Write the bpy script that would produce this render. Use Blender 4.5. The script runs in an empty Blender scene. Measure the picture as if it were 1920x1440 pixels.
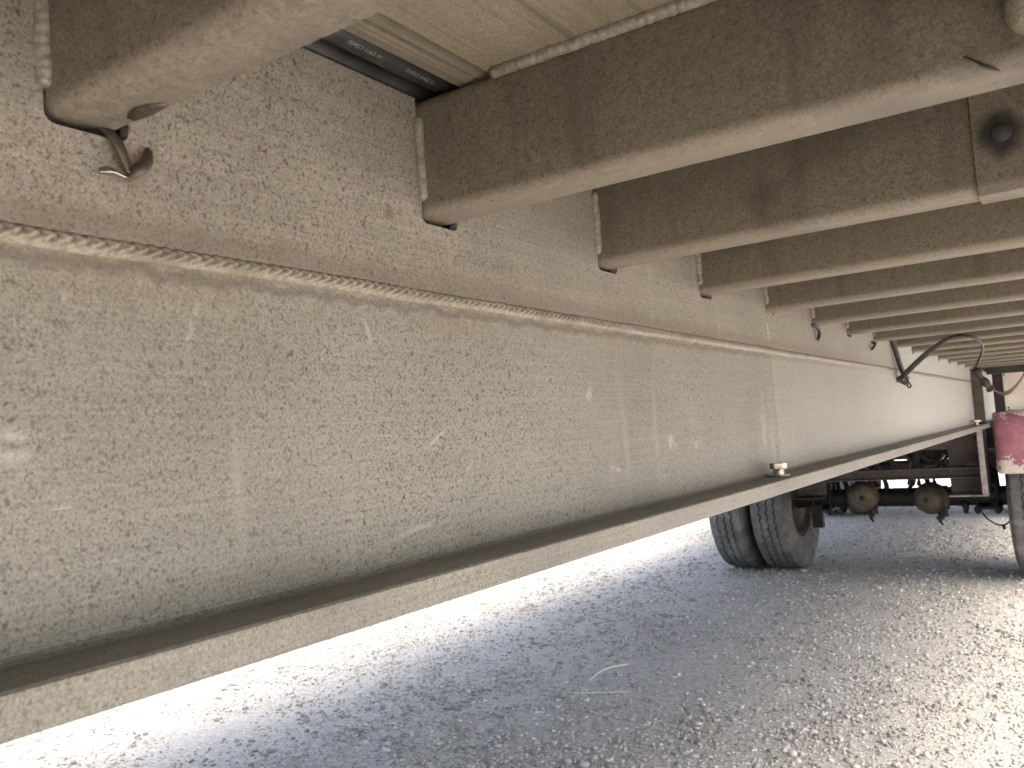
import bpy, bmesh, math, random
import numpy as np
from mathutils import Vector, Matrix, noise as mnoise
random.seed(7); RNG = np.random.default_rng(11)
PI = math.pi; sc = bpy.context.scene; COL = sc.collection
H = 0.92                      # camera height above the gravel; trailer parts are measured from there

# ------------------------------------------------------------------ camera
cam_d = bpy.data.cameras.new('camera'); cam = bpy.data.objects.new('camera', cam_d); COL.objects.link(cam)
cam_d.sensor_width = 36.0; cam_d.lens = 36.0 * 1605.16 / 1920.0; cam_d.clip_start = 0.02; cam_d.clip_end = 3000
YAW, PITCH, ROLL = 0.5824, 0.0626, -0.0689
fw = Vector((-math.sin(YAW) * math.cos(PITCH), math.cos(YAW) * math.cos(PITCH), math.sin(PITCH)))
rt = Vector((math.cos(YAW), math.sin(YAW), 0)); up = rt.cross(fw)
r2 = rt * math.cos(ROLL) + up * math.sin(ROLL); u2 = -rt * math.sin(ROLL) + up * math.cos(ROLL)
m = Matrix((r2, u2, -fw)).transposed().to_4x4(); m.translation = (0.431, 0, H)
cam.matrix_world = m
cam_d.dof.use_dof = True; cam_d.dof.focus_distance = 1.0; cam_d.dof.aperture_fstop = 20.0
sc.camera = cam

# ------------------------------------------------------------------ sky and sun
SUN_DIR = Vector((0.48, -0.20, 0.85)).normalized()          # from the ground towards the sun
EL = math.asin(SUN_DIR.z); AZ = math.atan2(SUN_DIR.x, SUN_DIR.y)
world = bpy.data.worlds.new('World'); sc.world = world; world.use_nodes = True
wn = world.node_tree.nodes; wl = world.node_tree.links
sky = wn.new('ShaderNodeTexSky'); sky.sky_type = 'NISHITA'; sky.sun_disc = False
sky.sun_elevation = EL; sky.sun_rotation = AZ; sky.air_density = 1.0; sky.dust_density = 7.0; sky.ozone_density = 0.35
bg = wn['Background']; bg.inputs['Strength'].default_value = 0.15
wl.new(sky.outputs['Color'], bg.inputs['Color'])
sun_d = bpy.data.lights.new('sun', 'SUN'); sun_d.energy = 1.5; sun_d.angle = math.radians(52); sun_d.color = (1.0, 0.93, 0.82)
sun = bpy.data.objects.new('sun', sun_d); COL.objects.link(sun)
sun.rotation_euler = (-SUN_DIR).to_track_quat('-Z', 'Y').to_euler(); sun.location = (3, -3, 8)
sc.view_settings.view_transform = 'Standard'; sc.view_settings.look = 'None'
sc.view_settings.exposure = 2.08; sc.view_settings.gamma = 1.0; sc.view_settings.use_curve_mapping = False
sc.cycles.max_bounces = 6; sc.cycles.diffuse_bounces = 4; sc.cycles.glossy_bounces = 3

S, Y0 = 0.305, 0.2336                           # crossmember pitch and the first one
ZB, ZTOP, ZW = 0.1846, 0.2825, 0.1164           # underside of crossmembers, their top, the long weld
# ------------------------------------------------------------------ material helpers
class NT:
    def __init__(s, name):
        s.m = bpy.data.materials.new(name); s.m.use_nodes = True
        s.n = s.m.node_tree.nodes; s.l = s.m.node_tree.links; s.b = s.n['Principled BSDF']
        s.pos = s.n.new('ShaderNodeNewGeometry').outputs['Position']
    def put(s, sock, v):
        if isinstance(v, bpy.types.NodeSocket): s.l.new(v, sock)
        elif isinstance(v, (tuple, list)):
            sock.default_value = tuple(v) + ((1.0,) if len(v) == 3 and sock.type == 'RGBA' else ())
        else: sock.default_value = v
    def math(s, op, a, b=0.0, c=0.0, clamp=False):
        n = s.n.new('ShaderNodeMath'); n.operation = op; n.use_clamp = clamp
        for i, v in enumerate((a, b, c)): s.put(n.inputs[i], v)
        return n.outputs[0]
    def xyz(s, v=None):
        n = s.n.new('ShaderNodeSeparateXYZ'); s.put(n.inputs[0], v or s.pos); return n.outputs
    def scale(s, sx, sy, sz, off=(0, 0, 0), rot=(0, 0, 0)):
        n = s.n.new('ShaderNodeMapping'); s.put(n.inputs['Vector'], s.pos)
        n.inputs['Scale'].default_value = (sx, sy, sz); n.inputs['Location'].default_value = off; n.inputs['Rotation'].default_value = rot
        return n.outputs[0]
    def noise(s, sc_, det=2.0, rough=0.5, vec=None, dist=0.0):
        n = s.n.new('ShaderNodeTexNoise'); s.put(n.inputs['Vector'], vec or s.pos)
        n.inputs['Scale'].default_value = sc_; n.inputs['Detail'].default_value = det
        n.inputs['Roughness'].default_value = rough; n.inputs['Distortion'].default_value = dist
        return n.outputs['Fac']
    def voro(s, sc_, vec=None, out='Distance'):
        n = s.n.new('ShaderNodeTexVoronoi'); s.put(n.inputs['Vector'], vec or s.pos); n.inputs['Scale'].default_value = sc_
        return n.outputs[out]
    def ramp(s, v, a, b, lo=0.0, hi=1.0):
        n = s.n.new('ShaderNodeMapRange'); n.interpolation_type = 'SMOOTHSTEP'
        s.put(n.inputs['Value'], v); n.inputs['From Min'].default_value = a; n.inputs['From Max'].default_value = b
        n.inputs['To Min'].default_value = lo; n.inputs['To Max'].default_value = hi
        return n.outputs[0]
    def mix(s, f, a, b):
        n = s.n.new('ShaderNodeMix'); n.data_type = 'RGBA'
        s.put(n.inputs['Factor'], f); s.put(n.inputs['A'], a) if False else None
        s.put(n.inputs[6], a); s.put(n.inputs[7], b)
        return n.outputs[2]
    def mul(s, c, f):
        n = s.n.new('ShaderNodeMix'); n.data_type = 'RGBA'; n.blend_type = 'MULTIPLY'
        n.inputs[0].default_value = 1.0; s.put(n.inputs[6], c)
        cc = s.n.new('ShaderNodeCombineColor')
        for i in range(3): s.put(cc.inputs[i], f)
        s.l.new(cc.outputs[0], n.inputs[7]); return n.outputs[2]
    def bump(s, h, strength, dist):
        n = s.n.new('ShaderNodeBump'); s.put(n.inputs['Height'], h)
        n.inputs['Strength'].default_value = strength; n.inputs['Distance'].default_value = dist
        s.l.new(n.outputs[0], s.b.inputs['Normal'])
    def done(s, color, rough=0.6, metal=0.0, spec=0.5):
        s.put(s.b.inputs['Base Color'], color); s.put(s.b.inputs['Roughness'], rough)
        s.put(s.b.inputs['Metallic'], metal); s.b.inputs['Specular IOR Level'].default_value = spec
        return s.m

def blob(t, y, z, ry, rz, ang, ns, edge=0.5, dens=0.5):
    """mask of one scuff on the beam's web: an ellipse at (y, z) broken up by noise"""
    X = t.xyz(); ca, sa = math.cos(ang), math.sin(ang)
    dy = t.math('SUBTRACT', X[1], y); dz = t.math('SUBTRACT', X[2], z + H)
    u = t.math('MULTIPLY', t.math('ADD', t.math('MULTIPLY', dy, ca), t.math('MULTIPLY', dz, sa)), 1 / ry)
    v = t.math('MULTIPLY', t.math('SUBTRACT', t.math('MULTIPLY', dz, ca), t.math('MULTIPLY', dy, sa)), 1 / rz)
    d = t.math('SQRT', t.math('ADD', t.math('MULTIPLY', u, u), t.math('MULTIPLY', v, v)))
    k = t.ramp(d, 1.0, edge, 0, 1)
    key = 20 if ns < 50 else 80
    if not hasattr(t, 'cache'): t.cache = {}
    if key not in t.cache: t.cache[key] = t.noise(key, 3, 0.6)
    return t.math('MULTIPLY', k, t.ramp(t.cache[key], dens - 0.08, dens + 0.12))

METAL_TONE = 0.70
def weathered(name, light, dark, speck, under=None, lines=0.0, smudge=None, rough=0.52, metal=0.35, web=False, streak=0.0, dirt=0.4, speck_amt=0.75):
    """oxidised aluminium: mottled, pitted with dark specks, faint mill lines along the length"""
    light, dark, speck = [tuple(c * METAL_TONE for c in q) for q in (light, dark, speck)]
    if under: under = tuple(c * METAL_TONE for c in under)
    t = NT(name); X = t.xyz()
    rv = t.scale(1, 1, 1, rot=(0.61, 0.43, 0.85)); cloud = t.noise(5.0, 4, 0.6); mott = t.noise(130, 3, 0.7, rv)
    col = t.mix(t.ramp(mott, 0.2, 0.8), dark, light)
    col = t.mix(t.ramp(cloud, 0.40, 0.75, 0, dirt), col, tuple(c * 0.62 for c in dark))
    mill = t.noise(1.0, 2, 0.6, t.scale(200, 5, 420))
    col = t.mul(col, t.ramp(mill, 0.25, 0.75, 0.90, 1.08))
    fine = t.noise(640, 2, 0.65, rv); col = t.mul(col, t.ramp(fine, 0.28, 0.72, 0.78, 1.20))
    # pits: noise-warped cells of unequal size
    big = t.ramp(t.noise(230, 3, 0.55, rv), 0.58, 0.70); small = t.ramp(t.noise(470, 2, 0.6, rv), 0.54, 0.66)
    pit = t.math('MAXIMUM', t.math('MULTIPLY', big, 0.92), t.math('MULTIPLY', small, 0.75))
    pit = t.math('MULTIPLY', pit, t.ramp(t.noise(3.0, 3), 0.25, 0.6, 0.45 * speck_amt, speck_amt))
    col = t.mix(pit, col, speck)
    if streak:
        st = t.noise(1.0, 3, 0.6, t.scale(30, 30, 2.2))
        col = t.mix(t.ramp(st, 0.52, 0.76, 0, streak * 0.8), col, tuple(c * 0.4 for c in dark))
    if lines:                                   # drawn-out marks along the extrusion
        ln = t.noise(1.0, 3, 0.7, t.scale(75, 1.2, 1)); col = t.mix(t.ramp(ln, 0.5, 0.66, 0, lines), col, tuple(c * 0.42 for c in dark))
    if under:                                   # lower corner and abraded flange, with ground bounce painted in as a lighter tone
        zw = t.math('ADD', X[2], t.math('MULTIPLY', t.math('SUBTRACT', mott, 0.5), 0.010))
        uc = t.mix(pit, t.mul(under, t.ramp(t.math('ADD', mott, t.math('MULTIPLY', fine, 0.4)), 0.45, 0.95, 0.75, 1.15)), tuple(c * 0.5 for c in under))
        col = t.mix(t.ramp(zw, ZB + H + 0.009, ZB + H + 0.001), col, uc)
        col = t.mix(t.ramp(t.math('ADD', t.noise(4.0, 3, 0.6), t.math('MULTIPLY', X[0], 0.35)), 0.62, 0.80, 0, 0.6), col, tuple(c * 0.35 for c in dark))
    if smudge:
        dx = t.math('SUBTRACT', X[0], smudge[0]); dz = t.math('SUBTRACT', X[2], smudge[1] + H)
        d = t.math('SQRT', t.math('ADD', t.math('MULTIPLY', dx, dx), t.math('MULTIPLY', dz, dz)))
        d = t.math('ADD', d, t.math('MULTIPLY', t.math('SUBTRACT', t.noise(60, 3), 0.5), 0.016))
        col = t.mix(t.ramp(d, 0.026, 0.010, 0, 0.93), col, (0.012, 0.012, 0.013))
    rg = t.ramp(mott, 0.3, 0.7, rough - 0.08, rough + 0.1)
    h = fine
    if web:
        # run marks, scuffs where chains and straps have rubbed, stain below the weld
        runs = t.noise(1.0, 3, 0.6, t.scale(20, 22, 2.0))
        col = t.mix(t.ramp(runs, 0.58, 0.74, 0, 0.35), col, (0.42, 0.42, 0.39))
        sc1 = t.ramp(t.noise(1.0, 3, 0.7, t.scale(20, 9, 140, rot=(0.5, 0, 0))), 0.70, 0.77, 0, 0.35)
        col = t.mix(sc1, col, (0.60, 0.60, 0.57))
        wob = t.math('ADD', X[2], t.math('MULTIPLY', t.math('SUBTRACT', t.noise(38, 4, 0.7), 0.5), 0.022))
        if web == 'plate': col = t.mix(t.ramp(t.math('ADD', X[2], t.math('MULTIPLY', cloud, 0.12)), H + 0.11, H + 0.20, 0, 0.42), col, t.mul((0.33, 0.275, 0.205), t.ramp(t.math('ADD', fine, mott), 0.7, 1.3, 0.75, 1.2)))
        near = t.math('ABSOLUTE', t.math('SUBTRACT', wob, 0.1075 + H))
        col = t.mix(t.ramp(near, 0.0065, 0.0, 0, 0.55), col, (0.11, 0.095, 0.08))
        col = t.mix(t.ramp(t.math('ABSOLUTE', t.math('SUBTRACT', wob, 0.129 + H)), 0.016, 0.0, 0, 0.45), col, (0.14, 0.115, 0.09))  # shade of the undercut above the weld, painted as a darker band
        for args, a in (((0.212, 0.012, 0.014, 0.012, 0, 90, 0.3, 0.42), 0.95), ((0.54, 0.004, 0.026, 0.002, 0.5, 120, 0.4, 0.47), 0.75),
                        ((0.575, -0.026, 0.04, 0.0016, 0.62, 120, 0.4, 0.47), 0.6), ((1.01, -0.02, 0.02, 0.014, 0, 70, 0.4, 0.47), 0.7),
                        ((1.10, -0.027, 0.03, 0.006, 0, 60, 0.4, 0.5), 0.7), ((2.60, 0.045, 0.03, 0.035, 0, 20, 0.4, 0.48), 0.7),
                        ((0.467, 0.085, 0.003, 0.024, 0.35, 80, 0.4, 0.46), 0.6), ((0.80, 0.042, 0.010, 0.012, 0.3, 80, 0.4, 0.46), 0.8),
                        ((0.243, 0.09, 0.006, 0.016, 0, 80, 0.4, 0.5), 0.6), ((0.316, 0.078, 0.003, 0.026, -0.3, 80, 0.4, 0.47), 0.6),
                        ((1.39, 0.0, 0.02, 0.07, 0, 40, 0.4, 0.5), 0.6), ((0.50, -0.066, 0.05, 0.003, 0.15, 60, 0.3, 0.48), 0.6),
                        ((1.455, 0.15, 0.005, 0.020, 0.1, 20, 0.7, 0.3), 0.7), ((0.85, -0.042, 0.02, 0.004, -0.2, 70, 0.4, 0.5), 0.7)):
            col = t.mix(t.math('MULTIPLY', blob(t, *args), a * 0.5), col, (0.56, 0.56, 0.54))
        for args, a in (((0.497, 0.18, 0.006, 0.007, 0, 90, 0.3, 0.4), 0.8), ((0.285, 0.168, 0.022, 0.02, 0.4, 60, 0.2, 0.42), 0.4)):
            col = t.mix(t.math('MULTIPLY', blob(t, *args), a), col, (0.16, 0.105, 0.058))
        # the length past the splice is paler metal; farther along, stronger light is painted in
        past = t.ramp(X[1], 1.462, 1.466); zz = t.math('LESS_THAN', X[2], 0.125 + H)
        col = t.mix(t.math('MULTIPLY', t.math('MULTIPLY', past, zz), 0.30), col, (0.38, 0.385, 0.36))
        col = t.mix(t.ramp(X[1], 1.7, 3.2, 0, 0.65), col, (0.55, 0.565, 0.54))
    t.bump(h, 0.25, 0.0006)
    return t.done(col, rg, metal, 0.4)

M = {}
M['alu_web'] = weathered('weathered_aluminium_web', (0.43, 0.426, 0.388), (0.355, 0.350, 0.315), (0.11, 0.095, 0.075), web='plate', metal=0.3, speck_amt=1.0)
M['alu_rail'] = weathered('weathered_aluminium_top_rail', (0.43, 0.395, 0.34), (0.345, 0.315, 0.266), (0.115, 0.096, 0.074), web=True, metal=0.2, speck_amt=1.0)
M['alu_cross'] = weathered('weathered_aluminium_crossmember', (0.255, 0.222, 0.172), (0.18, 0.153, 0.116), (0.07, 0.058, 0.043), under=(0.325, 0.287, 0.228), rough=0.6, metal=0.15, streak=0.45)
M['alu_splice'] = weathered('weathered_aluminium_splice', (0.255, 0.222, 0.172), (0.18, 0.153, 0.116), (0.07, 0.058, 0.043), under=(0.33, 0.29, 0.225), smudge=(0.396, 0.232), rough=0.6, metal=0.15)
M['alu_flange'] = weathered('weathered_aluminium_flange', (0.40, 0.388, 0.35), (0.31, 0.298, 0.265), (0.13, 0.118, 0.098), rough=0.5, metal=0.35, speck_amt=0.9)
M['alu_plank'] = weathered('weathered_aluminium_plank', (0.44, 0.39, 0.30), (0.33, 0.29, 0.22), (0.15, 0.125, 0.09), rough=0.6, metal=0.2, speck_amt=0.4, lines=0.6)
def weld_mat():
    t = NT('weld_metal'); n = t.noise(260, 3, 0.6)
    col = t.mix(t.ramp(n, 0.35, 0.65), (0.21, 0.188, 0.152), (0.31, 0.28, 0.232))
    at = t.n.new('ShaderNodeAttribute'); at.attribute_name = 'groove_shade'; col = t.mix(at.outputs['Fac'], col, (0.06, 0.048, 0.036))  # shade painted into the ripple creases and the bead's upper band
    col = t.mix(t.ramp(t.noise(18, 3), 0.45, 0.7, 0, 0.6), col, (0.15, 0.128, 0.10))
    t.bump(n, 0.25, 0.0005); return t.done(col, 0.5, 0.25)
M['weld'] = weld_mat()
def simple(name, c, rough=0.6, metal=0.0, var=0.35, sc_=40, dust=None, dustamt=0.4, bumpd=0.001):
    t = NT(name); n = t.noise(sc_, 4, 0.6)
    col = t.mul(c, t.ramp(n, 0.3, 0.7, 1 - var, 1 + var * 0.6))
    if dust: col = t.mix(t.ramp(t.noise(sc_ * 0.35, 4, 0.65), 0.42, 0.68, 0, dustamt), col, dust)
    if bumpd: t.bump(n, 0.4, bumpd)
    return t.done(col, rough, metal)
M['black'] = simple('black_cable_rubber', (0.018, 0.019, 0.021), 0.42, 0, 0.3, 60, (0.10, 0.09, 0.075), 0.25, 0.0004)
M['wire'] = simple('brown_wire', (0.16, 0.09, 0.07), 0.5)
M['print'] = simple('white_cable_print', (0.30, 0.29, 0.27), 0.6, 0, 0.6, 500, None, 0, 0)
M['rubber'] = simple('tyre_rubber', (0.125, 0.125, 0.127), 0.85, 0, 0.25, 30, (0.24, 0.235, 0.225), 0.8)
M['rim'] = simple('dusty_rim_paint', (0.20, 0.165, 0.11), 0.6, 0.1, 0.4, 25, (0.07, 0.05, 0.035), 0.7)
M['grime'] = simple('greasy_black_steel', (0.022, 0.020, 0.020), 0.6, 0.1, 0.4, 30, (0.06, 0.05, 0.042), 0.5)
M['rust'] = simple('rusted_primer_steel', (0.095, 0.074, 0.068), 0.75, 0.0, 0.4, 25, (0.07, 0.06, 0.065), 0.7)
M['can'] = simple('dusty_brake_can', (0.12, 0.105, 0.088), 0.55, 0.2, 0.45, 18, (0.16, 0.10, 0.065), 0.5)
M['can_dark'] = simple('dark_brake_can', (0.075, 0.065, 0.055), 0.55, 0.2, 0.4, 18, (0.12, 0.09, 0.065), 0.5)
M['zinc'] = simple('zinc_bolt', (0.55, 0.53, 0.50), 0.28, 0.9, 0.25, 80, (0.25, 0.16, 0.08), 0.35)
M['bracket'] = simple('galvanised_edge', (0.38, 0.36, 0.35), 0.5, 0.4, 0.3, 30, (0.16, 0.11, 0.09), 0.5)
M['white_panel'] = simple('dusty_white_paint', (0.72, 0.68, 0.62), 0.5, 0, 0.12, 12, (0.45, 0.36, 0.27), 0.35, 0.0003)
M['maroon'] = simple('maroon_side_shade', (0.030, 0.010, 0.015), 0.5, 0, 0.4, 30)  # side of the white box; its shade is in the near-black colour
M['strand'] = simple('white_plastic_strand', (0.75, 0.77, 0.78), 0.35, 0, 0.1, 60, None, 0, 0)
M['foil'] = simple('bright_torn_strap', (0.55, 0.53, 0.50), 0.25, 1.0, 0.4, 200, (0.16, 0.12, 0.09), 0.5)
M['strap'] = simple('dull_steel_strap', (0.10, 0.085, 0.07), 0.5, 0.6, 0.4, 150, (0.16, 0.10, 0.06), 0.5)
M['soot'] = simple('black_grease', (0.02, 0.02, 0.022), 0.7, 0, 0.3, 90)
M['roof'] = simple('deck_sheet', (0.05, 0.05, 0.05), 0.8)
def pink_mat():
    t = NT('flaking_pink_paint'); X = t.xyz()
    n = t.noise(26, 4, 0.65); fine = t.noise(95, 3, 0.6)
    low = t.ramp(X[2], 0.585, 0.70, 0.26, 0.0); hi = t.ramp(X[2], 0.81, 0.865, 0.0, 0.17)
    edge = t.math('ADD', low, hi)
    flake = t.ramp(t.math('ADD', n, edge), 0.66, 0.675)
    flake = t.math('MAXIMUM', flake, t.ramp(t.math('ADD', fine, t.math('MULTIPLY', edge, 0.5)), 0.71, 0.73))
    pink = t.mix(t.ramp(t.noise(9, 3), 0.35, 0.65), (0.27, 0.09, 0.135), (0.39, 0.16, 0.21))
    col = t.mix(flake, pink, t.mix(fine, (0.48, 0.45, 0.40), (0.66, 0.62, 0.56)))
    t.bump(t.math('ADD', t.math('MULTIPLY', flake, -1.0), t.math('MULTIPLY', fine, 0.2)), 0.6, 0.0015)
    return t.done(col, 0.5)
M['pink'] = pink_mat()
def ground_mat(name, stones=False):
    t = NT(name)
    patch = t.noise(1.1, 4, 0.6, t.scale(1.5, 0.55, 1)); fine = t.noise(170, 4, 0.7); med = t.noise(55, 3, 0.6)
    if stones:
        r = t.n.new('ShaderNodeNewGeometry').outputs['Random Per Island']
        col = t.mix(t.ramp(r, 0.0, 1.0), (0.25, 0.242, 0.23), (0.58, 0.555, 0.515))
        col = t.mix(t.ramp(r, 0.90, 0.97), col, (0.66, 0.64, 0.60))
        r3 = t.math('FRACT', t.math('MULTIPLY', r, 17.3)); col = t.mix(t.ramp(r3, 0.75, 0.95, 0, 0.5), col, (0.40, 0.34, 0.26))
        col = t.mul(col, t.ramp(fine, 0.3, 0.7, 0.85, 1.12))
        return t.done(col, 0.85, 0, 0.3)
    cell = t.n.new('ShaderNodeTexVoronoi'); cell.inputs['Scale'].default_value = 105; t.l.new(t.pos, cell.inputs['Vector'])
    g = t.xyz(cell.outputs['Color'])[0]
    col = t.mix(g, (0.28, 0.272, 0.258), (0.60, 0.575, 0.535))
    dust = t.mix(t.ramp(med, 0.3, 0.7), (0.48, 0.455, 0.41), (0.60, 0.57, 0.52))
    col = t.mix(t.ramp(t.math('ADD', patch, t.math('MULTIPLY', t.math('SUBTRACT', med, 0.5), 0.5)), 0.40, 0.62, 0.25, 0.85), col, dust)
    col = t.mul(col, t.ramp(fine, 0.3, 0.7, 0.72, 1.2))
    h = t.math('ADD', t.math('MULTIPLY', cell.outputs['Distance'], -0.8), fine)
    t.bump(h, 0.7, 0.006)
    return t.done(col, 0.9, 0, 0.25)
M['ground'] = ground_mat('gravel_yard'); M['stones'] = ground_mat('gravel_stones', True)

# ------------------------------------------------------------------ mesh helpers
class MB:
    def __init__(s): s.v = []; s.f = []; s.smooth = []
    def add(s, vs, fs, smooth=False):
        o = len(s.v); s.v += [tuple(q) for q in vs]; s.f += [tuple(i + o for i in f) for f in fs]; s.smooth += [smooth] * len(fs)
    def box(s, x0, x1, y0, y1, z0, z1):
        v = [(x, y, z) for x in (x0, x1) for y in (y0, y1) for z in (z0, z1)]
        s.add(v, [(0, 1, 3, 2), (4, 6, 7, 5), (0, 4, 5, 1), (2, 3, 7, 6), (0, 2, 6, 4), (1, 5, 7, 3)])
    def prism(s, poly, axis, a, b, smooth=False):
        """closed polygon (u, v) extruded along an axis: x -> (y, z), y -> (x, z), z -> (x, y)"""
        def P(u, v, w): return {'x': (w, u, v), 'y': (u, w, v), 'z': (u, v, w)}[axis]
        n = len(poly); vs = [P(u, v, a) for u, v in poly] + [P(u, v, b) for u, v in poly]
        s.add(vs, [tuple(range(n))[::-1], tuple(range(n, 2 * n))])
        o = len(s.v) - 2 * n
        for i in range(n):
            j = (i + 1) % n; s.f.append((o + i, o + j, o + n + j, o + n + i)); s.smooth.append(smooth)
    def rings(s, rings, cap=True, closed=True, smooth=True):
        n = len(rings[0]); vs = [q for r in rings for q in r]; fs = []
        for k in range(len(rings) - 1):
            for i in range(n if closed else n - 1):
                j = (i + 1) % n; fs.append((k * n + i, k * n + j, (k + 1) * n + j, (k + 1) * n + i))
        if cap and closed: fs += [tuple(range(n))[::-1], tuple(range((len(rings) - 1) * n, len(rings) * n))]
        s.add(vs, fs, smooth)
    def tube(s, pts, r, n=10, cap=True):
        pts = [Vector(q) for q in pts]; R = []; nrm = None
        for i, q in enumerate(pts):
            t = (pts[min(i + 1, len(pts) - 1)] - pts[max(i - 1, 0)]).normalized()
            if nrm is None: nrm = t.orthogonal().normalized()
            nrm = (nrm - t * nrm.dot(t)).normalized(); b = t.cross(nrm)
            rr = r(i / (len(pts) - 1)) if callable(r) else r
            R.append([q + nrm * rr * math.cos(2 * PI * k / n) + b * rr * math.sin(2 * PI * k / n) for k in range(n)])
        s.rings(R, cap)
    def lathe(s, prof, c, axis='x', n=48, closed=False):
        """profile of (u along axis, r) turned round an axis through c"""
        R = []
        for k in range(n):
            a = 2 * PI * k / n; ca, sa = math.cos(a), math.sin(a)
            R.append([(c[0] + u, c[1] + r * ca, c[2] + r * sa) if axis == 'x' else
                      (c[0] + r * ca, c[1] + u, c[2] + r * sa) if axis == 'y' else (c[0] + r * ca, c[1] + r * sa, c[2] + u) for u, r in prof])
        R.append(R[0]); m_ = len(prof); vs = [q for r in R[:-1] for q in r]; fs = []
        for k in range(n):
            for i in range(m_ - 1 + (1 if closed else 0)):
                j = (i + 1) % m_; k2 = (k + 1) % n; fs.append((k * m_ + i, k * m_ + j, k2 * m_ + j, k2 * m_ + i))
        s.add(vs, fs, True)
    def mesh(s, name):
        me = bpy.data.meshes.new(name); me.from_pydata(s.v, [], s.f); me.update()
        me.polygons.foreach_set('use_smooth', s.smooth)
        bm = bmesh.new(); bm.from_mesh(me); bmesh.ops.recalc_face_normals(bm, faces=bm.faces); bm.to_mesh(me); bm.free()
        return me
    def build(s, name, mat, parent=None, loc=None, bevel=0):
        me = s.mesh(name); return link(name, me, mat, parent, loc, bevel)
def link(name, me, mat, parent=None, loc=None, bevel=0):
    if mat and not me.materials: me.materials.append(M[mat])
    o = bpy.data.objects.new(name, me); COL.objects.link(o)
    if parent: o.parent = parent
    if loc is not None: o.location = loc
    if bevel:
        b = o.modifiers.new('bevel', 'BEVEL'); b.width = bevel; b.segments = 2; b.limit_method = 'ANGLE'; b.angle_limit = 0.6
    return o
def tag(o, label, cat=None, group=None, kind=None):
    o['label'] = label
    if cat: o['category'] = cat
    if group: o['group'] = group
    if kind: o['kind'] = kind
    return o
def spline(pts, n=12):
    """Catmull-Rom through the points"""
    P = [Vector(q) for q in pts]; P = [2 * P[0] - P[1]] + P + [2 * P[-1] - P[-2]]; out = []
    for i in range(1, len(P) - 2):
        for k in range(n):
            t = k / n; a, b, c, d = P[i - 1:i + 3]
            out.append(0.5 * ((2 * b) + (c - a) * t + (2 * a - 5 * b + 4 * c - d) * t * t + (3 * b - a - 3 * c + d) * t ** 3))
    out.append(P[-2]); return out
def arc(cx, cz, r, a0, a1, n=6): return [(cx + r * math.cos(a0 + (a1 - a0) * k / n), cz + r * math.sin(a0 + (a1 - a0) * k / n)) for k in range(n + 1)]

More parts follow.
